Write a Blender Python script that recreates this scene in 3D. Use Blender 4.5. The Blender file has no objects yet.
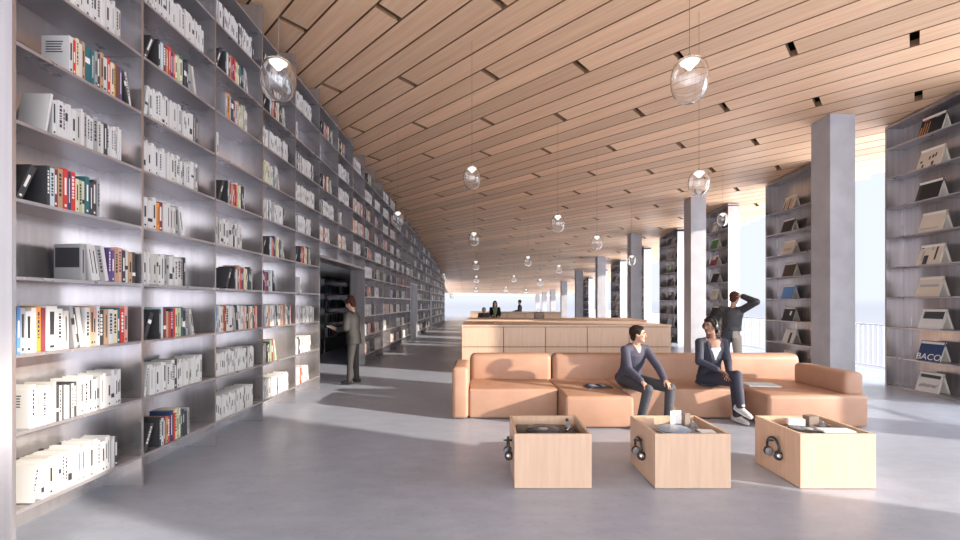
import bpy, bmesh, math, random
from math import sin, cos, pi, radians, sqrt
from mathutils import Vector, Matrix
rnd = random.Random(7)
S = bpy.context.scene
COL = S.collection
V = Vector
EYE = 1.6
FPX = 435.0

# ------------------------------------------------------------------ helpers
class MB:
    def __init__(s): s.v = []; s.f = []; s.m = []; s.sm = []
    def add(s, vs, fs, mi=0, smooth=False):
        b = len(s.v); s.v += [tuple(p) for p in vs]
        for f in fs:
            s.f.append(tuple(i + b for i in f)); s.m.append(mi); s.sm.append(smooth)
    def hexa(s, p, mi=0):       # p: 4 bottom (ccw from above) + 4 top
        s.add(p, [(3,2,1,0),(4,5,6,7),(0,1,5,4),(1,2,6,5),(2,3,7,6),(3,0,4,7)], mi)
    def box(s, x0, y0, z0, x1, y1, z1, mi=0):
        s.hexa([(x0,y0,z0),(x1,y0,z0),(x1,y1,z0),(x0,y1,z0),(x0,y0,z1),(x1,y0,z1),(x1,y1,z1),(x0,y1,z1)], mi)
    def obox(s, M, x0, y0, z0, x1, y1, z1, mi=0):
        p = [(x0,y0,z0),(x1,y0,z0),(x1,y1,z0),(x0,y1,z0),(x0,y0,z1),(x1,y0,z1),(x1,y1,z1),(x0,y1,z1)]
        s.hexa([M @ V(q) for q in p], mi)
    def rings(s, rings, mi=0, smooth=True, cap=True, closed=False):
        n = len(rings[0]); vs = [p for r in rings for p in r]; fs = []
        m = len(rings)
        for i in range(m if closed else m - 1):
            a, b = i * n, ((i + 1) % m) * n
            for j in range(n):
                k = (j + 1) % n
                fs.append((a + j, a + k, b + k, b + j))
        if cap and not closed:
            fs.append(tuple(reversed(range(n)))); fs.append(tuple((m - 1) * n + j for j in range(n)))
        s.add(vs, fs, mi, smooth)
    def loft(s, secs, n=14, mi=0):   # secs: (center, lateral vec, depth vec)
        s.rings([[c + l * cos(2*pi*j/n) + d * sin(2*pi*j/n) for j in range(n)] for c, l, d in secs], mi)
    def cap(s, a, b, ra, rb, n=12, mi=0):
        a, b = V(a), V(b); d = b - a
        if d.length < 1e-6: d = V((0,0,1e-4))
        ax = d.normalized(); t = V((0,0,1)) if abs(ax.z) < .9 else V((1,0,0))
        u = ax.cross(t).normalized(); w = ax.cross(u)
        secs = []
        for k in (-80,-50,-20): secs.append((a + ax*ra*sin(radians(k)), u*ra*cos(radians(k)), w*ra*cos(radians(k))))
        for k in (20,50,80): secs.append((b + ax*rb*sin(radians(k)), u*rb*cos(radians(k)), w*rb*cos(radians(k))))
        s.loft(secs, n, mi)
    def ell(s, c, ax, ay, az, n=16, m=10, mi=0):
        c, ax, ay, az = V(c), V(ax), V(ay), V(az)
        s.rings([[c + az*sin(t) + (ax*cos(2*pi*j/n) + ay*sin(2*pi*j/n))*cos(t) for j in range(n)]
                 for t in [radians(-87 + 174*i/(m-1)) for i in range(m)]], mi)
    def lathe(s, prof, c=(0,0,0), n=24, mi=0, smooth=True, cap=True):
        s.rings([[(c[0]+r*cos(2*pi*j/n), c[1]+r*sin(2*pi*j/n), c[2]+z) for j in range(n)] for r, z in prof], mi, smooth, cap)
    def tube(s, pts, r, n=8, mi=0):
        pts = [V(p) for p in pts]; rr = []
        u = None
        for i, p in enumerate(pts):
            d = (pts[min(i+1, len(pts)-1)] - pts[max(i-1, 0)]).normalized()
            if u is None:
                t = V((0,0,1)) if abs(d.z) < .9 else V((1,0,0)); u = d.cross(t).normalized()
            u = (u - d * u.dot(d)).normalized(); w = d.cross(u)
            q = r[i] if isinstance(r, (list, tuple)) else r
            rr.append([p + (u*cos(2*pi*j/n) + w*sin(2*pi*j/n))*q for j in range(n)])
        s.rings(rr, mi)
    def mesh(s, name, mats):
        me = bpy.data.meshes.new(name)
        me.from_pydata(s.v, [], s.f)
        for m in mats: me.materials.append(m)
        me.polygons.foreach_set('material_index', s.m)
        me.polygons.foreach_set('use_smooth', s.sm)
        me.update()
        return me
    def build(s, name, mats, parent=None, world=True):
        if not isinstance(mats, (list, tuple)): mats = [mats]
        if parent is not None and world:
            L = parent.location
            if parent.parent: L = L + parent.parent.location
            s.v = [(p[0]-L[0], p[1]-L[1], p[2]-L[2]) for p in s.v]
        return link(name, s.mesh(name, mats), parent)

def link(name, me, parent=None):
    o = bpy.data.objects.new(name, me); COL.objects.link(o)
    if parent is not None: o.parent = parent
    return o
def tag(o, label=None, cat=None, group=None, kind=None):
    if label: o['label'] = label
    if cat: o['category'] = cat
    if group: o['group'] = group
    if kind: o['kind'] = kind
    return o
def thing(name, loc, label, cat, group=None, rz=0):
    o = link(name, None); o.location = loc; o.rotation_euler[2] = rz
    o.empty_display_size = .1
    return tag(o, label, cat, group, 'thing')
def B(name, mat, x0, y0, z0, x1, y1, z1, parent=None, world=True):
    m = MB(); m.box(x0,y0,z0,x1,y1,z1); return m.build(name, mat, parent, world)
def RB(name, mat, x0, y0, z0, x1, y1, z1, r, parent=None, seg=4, bulge=0.0):
    bm = bmesh.new(); bmesh.ops.create_cube(bm, size=1)
    for v in bm.verts:
        v.co = ((x0+x1)/2 + v.co.x*(x1-x0), (y0+y1)/2 + v.co.y*(y1-y0), (z0+z1)/2 + v.co.z*(z1-z0))
    bmesh.ops.bevel(bm, geom=list(bm.edges), offset=r, segments=seg, profile=.5, affect='EDGES')
    me = bpy.data.meshes.new(name)
    if parent is not None:
        L = parent.location
        for v in bm.verts: v.co -= L
    for f in bm.faces: f.smooth = True
    bm.to_mesh(me); bm.free(); me.materials.append(mat)
    o = link(name, me, parent)
    return o
def remesh(mb, voxel, it=4, fac=.5):
    me = mb.mesh('tmp', [])
    for p in me.polygons: p.use_smooth = True
    o = bpy.data.objects.new('tmp', me); COL.objects.link(o)
    r = o.modifiers.new('r', 'REMESH'); r.mode = 'VOXEL'; r.voxel_size = voxel; r.use_smooth_shade = True
    if it:
        q = o.modifiers.new('s', 'SMOOTH'); q.factor = fac; q.iterations = it
    bpy.context.view_layer.update()
    dg = bpy.context.evaluated_depsgraph_get()
    out = bpy.data.meshes.new_from_object(o.evaluated_get(dg))
    bpy.data.objects.remove(o); bpy.data.meshes.remove(me)
    for p in out.polygons: p.use_smooth = True
    return out

# ------------------------------------------------------------------ materials
def mat(name, col, rough=.5, metal=0.0, **kw):
    m = bpy.data.materials.new(name); m.use_nodes = True
    b = m.node_tree.nodes['Principled BSDF']
    b.inputs['Base Color'].default_value = (*col, 1); b.inputs['Roughness'].default_value = rough; b.inputs['Metallic'].default_value = metal
    for k, v in kw.items(): b.inputs[k.replace('_', ' ')].default_value = v
    return m
def noise_mat(name, c1, c2, scale=(1,1,1), rough=.5, metal=0.0, nscale=5.0, detail=6.0, bump=0.0, rot=0.0, rvar=0.0, island=0.0, coord='Object', **kw):
    m = mat(name, c1, rough, metal, **kw); nt = m.node_tree; N = nt.nodes; L = nt.links; b = N['Principled BSDF']
    tc = N.new('ShaderNodeTexCoord'); mp = N.new('ShaderNodeMapping'); mp.inputs['Scale'].default_value = scale
    src = tc.outputs[coord]
    if rot:
        m0 = N.new('ShaderNodeMapping'); m0.inputs['Rotation'].default_value = (0,0,rot); L.new(src, m0.inputs['Vector']); src = m0.outputs['Vector']
    if island:
        g = N.new('ShaderNodeNewGeometry'); ml = N.new('ShaderNodeMath'); ml.operation = 'MULTIPLY'; ml.inputs[1].default_value = 37.0
        L.new(g.outputs['Random Per Island'], ml.inputs[0])
        ad = N.new('ShaderNodeVectorMath'); ad.operation = 'ADD'; L.new(src, ad.inputs[0]); L.new(ml.outputs[0], ad.inputs[1]); src = ad.outputs[0]
    L.new(src, mp.inputs['Vector'])
    nz = N.new('ShaderNodeTexNoise'); nz.inputs['Scale'].default_value = nscale; nz.inputs['Detail'].default_value = detail
    L.new(mp.outputs['Vector'], nz.inputs['Vector'])
    rp = N.new('ShaderNodeValToRGB'); rp.color_ramp.elements[0].position = .3; rp.color_ramp.elements[1].position = .7
    rp.color_ramp.elements[0].color = (*c1, 1); rp.color_ramp.elements[1].color = (*c2, 1)
    L.new(nz.outputs['Fac'], rp.inputs['Fac']); out = rp.outputs['Color']
    if island:
        mx = N.new('ShaderNodeHueSaturation'); mr = N.new('ShaderNodeMapRange')
        mr.inputs['To Min'].default_value = 1 - island; mr.inputs['To Max'].default_value = 1 + island
        L.new(g.outputs['Random Per Island'], mr.inputs['Value']); L.new(mr.outputs['Result'], mx.inputs['Value']); L.new(out, mx.inputs['Color']); out = mx.outputs['Color']
    L.new(out, b.inputs['Base Color'])
    if rvar:
        mr2 = N.new('ShaderNodeMapRange'); mr2.inputs['To Min'].default_value = rough - rvar; mr2.inputs['To Max'].default_value = rough + rvar
        L.new(nz.outputs['Fac'], mr2.inputs['Value']); L.new(mr2.outputs['Result'], b.inputs['Roughness'])
    if bump:
        bp = N.new('ShaderNodeBump'); bp.inputs['Strength'].default_value = bump; bp.inputs['Distance'].default_value = .01
        L.new(nz.outputs['Fac'], bp.inputs['Height']); L.new(bp.outputs['Normal'], b.inputs['Normal'])
    return m

M_ceil = noise_mat('ceiling_timber', (.72,.445,.268), (.85,.57,.365), scale=(.35,9,9), rot=radians(45), nscale=2.2, rough=.42, island=.15, detail=8)
M_edge = mat('ceiling_reveal', (.30,.17,.09), .8)
M_void = mat('roof_dark', (.05,.035,.028), .9)
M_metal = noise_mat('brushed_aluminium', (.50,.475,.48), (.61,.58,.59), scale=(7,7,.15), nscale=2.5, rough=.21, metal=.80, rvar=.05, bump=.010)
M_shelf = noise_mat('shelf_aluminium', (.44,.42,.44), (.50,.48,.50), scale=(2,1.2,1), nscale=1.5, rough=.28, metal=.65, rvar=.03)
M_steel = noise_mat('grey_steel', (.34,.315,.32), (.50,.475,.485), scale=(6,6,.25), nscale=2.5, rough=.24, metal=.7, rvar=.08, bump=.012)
M_door = noise_mat('blue_grey_door', (.16,.18,.21), (.20,.22,.25), nscale=2, rough=.55)
M_white = mat('white_panel', (.80,.80,.82), .5)
M_conc = noise_mat('column_concrete', (.36,.36,.39), (.44,.44,.47), nscale=3, rough=.7, bump=.05, detail=10)
def concrete_floor():
    m = mat('floor_concrete', (.35,.37,.42), .32); nt = m.node_tree; N = nt.nodes; L = nt.links; b = N['Principled BSDF']
    tc = N.new('ShaderNodeTexCoord'); acc = None
    for sc, lo, hi, c0, c1, st in ((.55,.3,.7,(.80,.80,.80),(1,1,1),(1,1,1)), (3.2,.35,.65,(.86,.86,.87),(1,1,1),(1,2.2,1)), (22,.33,.45,(.88,.88,.88),(1,1,1),(1,1,1)), (7.5,.235,.265,(.55,.54,.53),(1,1,1),(1,1,1))):
        mp = N.new('ShaderNodeMapping'); mp.inputs['Scale'].default_value = st; nz = N.new('ShaderNodeTexNoise'); nz.inputs['Scale'].default_value = sc; nz.inputs['Detail'].default_value = 9; nz.inputs['Roughness'].default_value = .62
        rp = N.new('ShaderNodeValToRGB'); rp.color_ramp.elements[0].position = lo; rp.color_ramp.elements[1].position = hi; rp.color_ramp.elements[0].color = (*c0,1); rp.color_ramp.elements[1].color = (*c1,1)
        L.new(tc.outputs['Object'], mp.inputs['Vector']); L.new(mp.outputs['Vector'], nz.inputs['Vector']); L.new(nz.outputs['Fac'], rp.inputs['Fac'])
        mx = N.new('ShaderNodeMix'); mx.data_type = 'RGBA'; mx.blend_type = 'MULTIPLY'; mx.inputs['Factor'].default_value = 1
        if acc is None: mx.inputs['A'].default_value = (.415,.46,.555,1)
        else: L.new(acc, mx.inputs['A'])
        L.new(rp.outputs['Color'], mx.inputs['B']); acc = mx.outputs['Result']; last = nz
    L.new(acc, b.inputs['Base Color'])
    return m
M_floor = concrete_floor()
M_wood = noise_mat('pale_ash', (.59,.405,.285), (.67,.475,.345), scale=(14,14,1.0), nscale=2.0, rough=.45, detail=6)
M_wood_in = noise_mat('ash_edge', (.60,.42,.28), (.70,.52,.37), scale=(4,4,4), nscale=3.0, rough=.5)
M_sofa = noise_mat('tan_upholstery', (.375,.212,.142), (.43,.255,.174), nscale=4, rough=.55, detail=8, bump=.02)
M_seam = mat('dark_gap', (.06,.04,.03), .8)
M_dark = mat('dark_plinth', (.03,.03,.03), .7)
M_black = mat('black_plastic', (.022,.022,.025), .35)
M_grey = mat('grey_plastic', (.30,.30,.32), .4)
M_chrome = mat('chrome', (.75,.75,.77), .15, 1.0)
M_record = mat('vinyl_record', (.05,.06,.08), .22)
M_mat = mat('blue_platter_mat', (.26,.34,.47), .35)
M_paper = mat('white_paper', (.82,.81,.80), .6)
M_page = mat('book_pages', (.74,.70,.63), .8)
M_ink = mat('black_ink', (.03,.03,.035), .6)
M_lt = mat('white_ink', (.78,.77,.74), .6)
M_cord = mat('lamp_cord', (.22,.17,.14), .6)
M_rail = mat('white_rail', (.82,.83,.88), .5)
M_bag = mat('taupe_leather', (.22,.17,.14), .5)

M_glass = bpy.data.materials.new('clear_glass'); M_glass.use_nodes = True; _n = M_glass.node_tree; _n.nodes.clear()
_o = _n.nodes.new('ShaderNodeOutputMaterial'); _g = _n.nodes.new('ShaderNodeBsdfGlass'); _g.inputs['IOR'].default_value = 1.45; _g.inputs['Roughness'].default_value = 0.0
_n.links.new(_g.outputs[0], _o.inputs['Surface'])
M_lamp = mat('glowing_diffuser', (.9,.9,.88), .5, Emission_Color=(1,.97,.93,1), Emission_Strength=.35)

PAL = {
 'white': (.61,.605,.605), 'off-white': (.52,.505,.48), 'grey': (.34,.34,.35), 'charcoal': (.055,.055,.06), 'black': (.02,.02,.022),
 'navy': (.03,.055,.13), 'pale blue': (.52,.62,.66), 'maroon': (.20,.045,.055), 'red': (.55,.055,.045), 'orange': (.72,.27,.05),
 'cream': (.70,.62,.46), 'sage green': (.42,.52,.30), 'teal': (.04,.14,.16), 'purple': (.13,.08,.24), 'brown': (.17,.085,.05),
 'tan': (.46,.30,.19), 'blue': (.10,.25,.55), 'pink': (.62,.35,.32), 'green': (.05,.22,.05), 'dark brown': (.06,.04,.03), 'beige': (.60,.52,.43)}
MC = {k: mat('cover_' + k.replace(' ', '_').replace('-', '_'), c, .55, Specular_IOR_Level=.3) for k, c in PAL.items()}

ORD = ['zeroth','first','second','third','fourth','fifth','sixth','seventh','eighth','ninth','tenth','eleventh','twelfth','thirteenth','fourteenth','fifteenth','sixteenth','seventeenth','eighteenth','nineteenth','twentieth','twenty-first','twenty-second','twenty-third','twenty-fourth','twenty-fifth','twenty-sixth','twenty-seventh','twenty-eighth','twenty-ninth','thirtieth','thirty-first','thirty-second','thirty-third','thirty-fourth']

# ------------------------------------------------------------------ ceiling surface
HS = [(-40,4.213+.048*40),(25.2,3.003),(30.5,2.59),(35.8,2.22),(41.1,1.77),(46.4,1.25),(60,1.0),(80,.8)]
def ceilz(x, y):
    s = x + y
    for (a, ha), (b, hb) in zip(HS, HS[1:]):
        if s <= b: break
    return EYE + ha + (hb - ha) * (s - a) / (b - a)
def ceils(s): return ceilz(0, s)
Y0, Y1 = -7.0, 58.0
PW = .5593
mb = MB()
r0 = int((-13 - 4.44) / PW); r1 = int((69 - 4.44) / PW)
GAP = .021
for r in range(r0, r1):
    s0 = 4.44 + PW*r; s1 = s0 + PW; sc = (s0+s1)/2
    z0, z1 = ceils(s0), ceils(s1)
    # range of q = y - x for this row (staggered ends)
    qa = max(sc - 19.8, 2*Y0 - sc); qb = min(sc + 7.2, 2*Y1 - sc)
    if qb - qa < .2: continue
    qj = 7.23 - .895*r + (4.41 if r % 2 else 0)
    cuts = [qa]
    k = math.ceil((qa - qj) / 8.82)
    while qj + 8.82*k < qb:
        c = qj + 8.82*k
        if c > qa + .3 and c < qb - .3: cuts.append(c)
        k += 1
    cuts.append(qb)
    for a, b in zip(cuts, cuts[1:]):
        a2 = a + (.07 if a != qa else 0); b2 = b - (.07 if b != qb else 0)
        P = lambda s, q, z: ((s - q)/2, (s + q)/2, z)
        sa, sb = s0 + GAP, s1 - GAP
        T = .10
        # underside ccw seen from above: (sa,b)->(sa,a)... order keeps normals outward
        bot = [P(sa,a2,z0), P(sb,a2,z1), P(sb,b2,z1), P(sa,b2,z0)]
        top = [(p[0],p[1],p[2]+T) for p in bot]
        mb.hexa(bot + top)
        mb.m[-4:] = [1,1,1,1]
ceil = mb.build('ceiling', [M_ceil, M_edge]); tag(ceil, kind='structure')
# dark roof slab added above the boards to block light
mb = MB()
ss = [-13,25.2,30.5,35.8,41.1,46.4,57]
def strip(mb, x0, x1, y0, y1, dz, th):
    ys = [y0 + (y1-y0)*i/39 for i in range(40)]
    for a, b in zip(ys, ys[1:]):
        bot = [(x0,a,ceilz(x0,a)+dz),(x1,a,ceilz(x1,a)+dz),(x1,b,ceilz(x1,b)+dz),(x0,b,ceilz(x0,b)+dz)]
        mb.hexa(bot + [(p[0],p[1],p[2]+th) for p in bot])
strip(mb, -5.9, 9.6, Y0, Y1, .22, .25)
tag(mb.build('added_roof_slab', M_void), kind='structure')

# ------------------------------------------------------------------ floor, added outer wall, passage
mb = MB(); mb.box(-5.9, Y0, -.3, 9.6, 52, 0)
tag(mb.build('floor', M_floor), kind='structure')
mb = MB(); mb.box(-5.9, Y0, 0, -5.6, 39.5, 6.6)
tag(mb.build('added_wall_left', M_white), kind='structure')  # unseen wall added to block sky light, white to bounce light into the passage
LX, BX = -2.95, -3.30           # front edge and back of the left shelving
Dn = lambda n: 2.754 + 1.049*n
NB = 31
mb = MB(); mb.box(-5.6, 39.2, 0, BX, 39.5, 4.2); tag(mb.build('wall_far', M_white), kind='structure')
# passage lining behind the opening
mb = MB(); mb.box(-5.6, 6.6, 2.47, BX-.04, 22.0, 2.6); tag(mb.build('ceiling_passage', M_white), kind='structure')
mb = MB(); mb.box(-5.6, 6.5, 0, BX-.04, 6.6, 2.6); tag(mb.build('wall_passage', M_white), kind='structure')

# ------------------------------------------------------------------ left bookcases
OPEN = {5,6,7}; DOORS = {15,16,22}
HEAD = 2.45
SZ = [.27 + .5*k for k in range(11)]
def bay_label(n):
    if n in OPEN: return f'metal shelf unit over the open passage, {ORD[n-4]} of three along'
    if n in DOORS: return f'metal bookcase with tall flush door panel, {ORD[n+1]} along the left wall'
    return f'brushed metal wall bookcase, {ORD[n+1]} along the left wall from the near end'
for n in range(NB+1):
    y0, y1 = Dn(n), Dn(n+1)
    ztop = ceilz(LX, y1) - .03
    ztf = ceilz(LX, y0) - .03
    lo = HEAD if n in OPEN or n in DOORS else 0.0
    t = thing('bookcase', (LX, y0, lo if n in OPEN else 0), bay_label(n), 'bookcase', 'metal bookcases along the left wall')
    flo = HEAD if n in (6,7) else 0
    B('side_panel', M_metal, BX, y0-.012, flo, LX, y0+.012, ztf, t)
    if n == NB: B('side_panel', M_metal, BX, y1-.012, 0, LX, y1+.012, ztop, t)
    B('back_panel', M_metal, BX-.03, y0+.012, lo if n in OPEN else 0, BX, y1-.012, ztop, t)
    for z in SZ:
        if z > ztop - .12 or z < lo + .1: continue
        B('shelf', M_shelf, BX, y0+.012, z-.022, LX-.004, y1-.012, z, t)
    if n in OPEN: B('soffit', M_shelf, BX, y0+.012, HEAD, LX-.004, y1-.012, HEAD+.05, t)
    if n in DOORS:
        d = B('door_panel', M_door, LX-.06, y0+.016, .01, LX-.02, y1-.016, HEAD-.02, t)
        B('lintel_panel', M_shelf, BX, y0+.012, HEAD-.02, LX-.004, y1-.012, HEAD+.02, t)

# inner bookcase in the passage
IX = -5.0
for i in range(4):
    y0 = 9.2 + 2.4*i; y1 = y0 + 2.4
    t = thing('bookcase', (IX, y0, 0), f'dark steel bookcase inside the passage behind the opening, {ORD[i+1]} along', 'bookcase', 'dark bookcases in the passage')
    B('side_panel', M_steel, IX-.35, y0, 0, IX, y0+.03, 2.46, t)
    B('back_panel', M_steel, IX-.4, y0, 0, IX-.35, y1, 2.46, t)
    B('plinth_board', M_steel, IX-.03, y0+.03, 0, IX-.01, y1, .46, t)
    for k in range(5):
        z = .48 + .48*k
        B('shelf', M_shelf, IX-.35, y0+.03, z-.03, IX, y1, z, t)

# ------------------------------------------------------------------ books
SEQ = ['pale blue','maroon','tan','red','navy','red','cream','sage green','cream','teal','charcoal','charcoal','grey']
def row(kind, n, k):
    """list of (gap, thickness, height, depth, lean, colour)"""
    out = []; R = rnd.random
    if kind == 'W':
        N = rnd.randint(24, 37)
        for i in range(N):
            c = 'white' if R() < .80 else rnd.choice(['off-white','off-white','grey','charcoal'])
            out.append([0.002, (.014+.024*R()**1.6), .235+.05*R(), .20, 0, c])
        out[-1][5] = 'charcoal'
        if R() < .6: out[0][4] = 9; out[0][5] = 'white'
    elif kind == 'C':
        out.append([.0, .04, .25, .19, 22, 'charcoal'])
        out.append([.06, .022, .27, .2, 0, 'charcoal'])
        for c in SEQ: out.append([.002, .018+.018*R(), .235+.06*R(), .2, 0, c])
        if R() < .5: out.append([.01, .03, .27, .2, -12, 'off-white'])
    elif kind == 'D':      # mixed bright row
        for c in ['blue','grey','white','white','orange','maroon','white','white','off-white','grey','charcoal','white','white','tan','pink','white','charcoal','tan','white','cream','teal','red','pink']:
            out.append([.002, .022+.022*R(), .27+.04*R(), .2, 0, c])
        out[6][1] = .075
        for i in (9,10,11): out[i][4] = -8
    elif kind == 'E':
        for c in ['white','red','cream','white','tan','teal','teal','grey','charcoal','tan','white','red','cream','orange','brown','purple','charcoal','white']:
            out.append([.002, .02+.022*R(), .25+.04*R(), .2, 0, c])
        out[-1][4] = -12; out[-2][4] = -12
    elif kind == 'P':      # purple / tan half row
        for c in ['grey','white','white','grey','white','purple','purple','tan','pink','charcoal','white','tan','charcoal','white','pink','cream','red']:
            out.append([.002, .02+.022*R(), .25+.05*R(), .2, 0, c])
        for i in (1,2,3,4): out[i][4] = -10
    elif kind == 'G':      # grey and white
        for i in range(rnd.randint(14,19)):
            out.append([.002, .02+.03*R(), .26+.04*R(), .2, 0, rnd.choice(['white','off-white','grey','white','charcoal','off-white'])])
    elif kind == 'O':      # white, orange, leaning
        for c in ['white','white','white','orange','maroon','white','white','off-white','white','grey','white']:
            out.append([.002, .03+.025*R(), .25+.04*R(), .2, 0, c])
        out[-1][4] = -10
    elif kind == 'M':
        for i in range(rnd.randint(7,13)):
            out.append([.003, .02+.03*R(), .24+.07*R(), .2, 0, rnd.choice(list(PAL)[:16])])
        if R() < .5: out[-1][4] = -14
    elif kind == 'S':
        out.append([.0, .03, .26, .2, 0, 'white']); out.append([.003, .03, .26, .2, 0, 'white'])
    return out
KINDS = {0: 'WWDPCWEW W', 1: 'CWCGOWWCW', 2: 'WWDCGCSMCW', 3: 'WMDMCWMWC'}
OFFS = {(0,0): .10, (0,1): .09, (0,3): .46, (0,5): .19, (0,6): .37, (0,7): .36, (0,8): .3}
BOOKS = []
for n in range(NB):
    y0, y1 = Dn(n) + .02, Dn(n+1) - .02
    ztop = ceilz(LX, y1) - .03
    for k, z in enumerate(SZ):
        if z > ztop - .38: continue
        if (n in OPEN or n in DOORS) and z < HEAD + .1: continue
        if n in KINDS and k < len(KINDS[n]): kd = KINDS[n][k]
        else: kd = rnd.choice('WWWCMMGDOWSP') if n < 12 else rnd.choice('WMGSWO   ')
        if kd == ' ': continue
        zc = EYE + 320.0 * y1 / FPX
        if z > zc: continue
        y = y0 + OFFS.get((n,k), 0.01 if kd in 'WD' else rnd.choice([.01,.01,.05,.2]))
        lim = y1 - (.17 if kd in 'WC' else .03)
        ff = None
        items = row(kd, n, k); i = 0
        for g, t, h, d, lean, c in items:
            la = radians(abs(lean)); w = t*cos(la) + h*sin(la)*(1 if lean else 0)
            if lean < 0 and i > 0 and items[i-1][4] < 0: w = t/cos(la)+.002
            if y + g + w > lim: break
            y += g; i += 1
            D = y + w/2; u = FPX*LX/D
            area = t*h/(D**3)
            vis = (EYE + 303*D/FPX) > z + .02
            BOOKS.append(dict(n=n, k=k, i=i, y=y, w=w, z=z+.0015, t=t, h=h, d=d, lean=lean, c=c, area=area if vis else 0))
            y += w
order = sorted(range(len(BOOKS)), key=lambda i: -BOOKS[i]['area'])
BIG = set(order[:296])
BIG = {i for i in BIG if BOOKS[i]['area'] > 0}
def book_M(b):
    la = radians(b['lean'])
    # local: x depth (0 = spine, negative inwards), y thickness from 0, z height
    M = Matrix.Translation((0, 0, 0)) @ Matrix.Rotation(-la, 4, 'X')
    if b['lean'] > 0: off = V((0, 0, b['t']*sin(la)*0))
    return M
def ink_for(c): return M_ink if c in ('white','off-white','cream','pale blue','sage green','tan','pink','orange','grey','beige') else M_lt
stuff = MB(); SM = [MC[c] for c in PAL] + [M_ink, M_page]; SI = {c: i for i, c in enumerate(PAL)}
for i, b in enumerate(BOOKS):
    la = radians(b['lean']); inset = .012 + .012*rnd.random()
    x = LX - inset; t, h, d = b['t'], b['h'], b['d']
    # place so that the lowest corner touches the shelf and the near side starts at y
    if b['lean'] > 0:   # top leans towards larger y
        org = V((x, b['y'], b['z'] + t*sin(la)))
    elif b['lean'] < 0: # top leans towards the camera
        org = V((x, b['y'] + b['w'] - t*cos(la) if b['w'] > t/cos(la)+.01 else b['y'], b['z']))
    else: org = V((x, b['y'], b['z']))
    M = Matrix.Rotation(-la, 4, 'X')
    if i not in BIG:
        stuff.obox(Matrix.Translation(org) @ M, -d, 0, 0, 0, t, h, SI[b['c']])
        if b['area'] > 1e-6 and t > .02:
            z0 = h*(.15+.4*rnd.random())
            stuff.obox(Matrix.Translation(org) @ M, 0, t*.3, z0, .0012, t*.7, min(h*.9, z0+h*.3), SI['charcoal'] if b['c'] in ('white','off-white','cream') else SI['white'])
        continue
    m = MB(); c = .0025
    m.obox(M, -d, 0, 0, 0, c, h, 0); m.obox(M, -d, t-c, 0, 0, t, h, 0); m.obox(M, -c*1.2, c, 0, 0, t-c, h, 0)
    e = .0009; R = rnd.random
    style = R()
    if t > .016:
        if style < .35:
            m.obox(M, 0, t*.30, h*.35, e, t*.70, h*(.65+.25*R()), 1); m.obox(M, 0, t*.3, h*.06, e, t*.7, h*.12, 1)
        elif style < .6:
            zz = h*.88
            while zz > h*.3:
                l = h*(.03+.06*R()); m.obox(M, 0, t*.28, zz-l, e, t*.72, zz, 1); zz -= l + h*.03
        elif style < .75:
            a = h*(.1+.5*R()); m.obox(M, 0, 0, a, e, t, a+h*(.08+.14*R()), 1)
        elif style < .9:
            m.obox(M, 0, t*.4, h*.2, e, t*.6, h*.85, 1)
    if b['i'] == 1 and b['lean'] == 0 and b['n'] == 0:      # lines of print on the exposed front board
        if b['k'] == 3: m.obox(M, -d*.95, -e, h*.35, -d*.05, 0, h*.9, 1)
        else:
            for q in range(5): m.obox(M, -d*.85, -e, h*(.82-.07*q), -d*(.22+.12*R()), 0, h*(.85-.07*q), 1)
    me = m.mesh('book', [MC[b['c']], ink_for(b['c'])])
    o = link('book', me); o.location = org
    size = 'slim' if t < .027 else ('thick' if t > .042 else 'medium')
    lab = f"{size} {b['c']} book{' leaning' if b['lean'] else ''}, {ORD[b['i']]} along {ORD[b['k']+1]} shelf up, {ORD[b['n']+1]} left bookcase"
    tag(o, lab, 'book', f"books on the {ORD[b['k']+1]} shelf up of the {ORD[b['n']+1]} left bookcase", 'thing')
    p = MB(); p.obox(M, -d+.004, c, .004, -c*1.2, t-c, h-.004)
    link('page_block', p.mesh('page_block', [M_page]), o)
# passage books are part of the uncounted mass
for i in range(4):
    for k in range(4):
        y = 9.3 + 2.4*i + .3*rnd.random()
        while y < 9.2 + 2.4*i + 2.2:
            t = .02 + .03*rnd.random(); h = .22 + .08*rnd.random()
            stuff.box(IX-.25, y, .481+.48*k, IX-.03, y+t, .481+.48*k+h, SI[rnd.choice(['charcoal','grey','navy','brown','white','off-white','teal'])])
            y += t + (.003 if rnd.random() < .93 else .25)
tag(stuff.build('books', SM), 'rows of small books filling the far bookcases along the left wall', 'books', kind='stuff')

# ------------------------------------------------------------------ display shelving on the daylight side
RX, RB_ = 7.84, 8.17
SP = .571
DISP = {
 1: ['white','navy','white','beige','beige','beige','black','beige','black'],
 2: ['white','white','black','blue','dark brown','beige','black','beige','black'],
 3: ['grey','black','black','beige','black','maroon','green','grey','navy'],
 4: ['grey','pale blue','grey','black','charcoal','green','grey','charcoal','grey'],
}
LOOK = {
 (1,0): 'white display book with handwritten line, bottom shelf of the near daylight bookcase',
 (1,1): 'navy display book lettered in white on the second shelf of the near daylight bookcase',
 (1,2): 'white display book with dark photo on top, third shelf of the near daylight bookcase',
 (1,3): 'beige display book with dark band, fourth shelf up of the near daylight bookcase',
 (1,4): 'beige display book with photo strips, fifth shelf up of the near daylight bookcase',
 (1,5): 'plain beige display book with line, sixth shelf up of the near daylight bookcase',
 (1,6): 'plain black display book standing open on the seventh shelf up of the near daylight bookcase',
 (1,7): 'cream display book with black figures, eighth shelf up of the near daylight bookcase',
 (1,8): 'black display book with orange stripes on the top shelf of the near daylight bookcase'}
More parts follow.
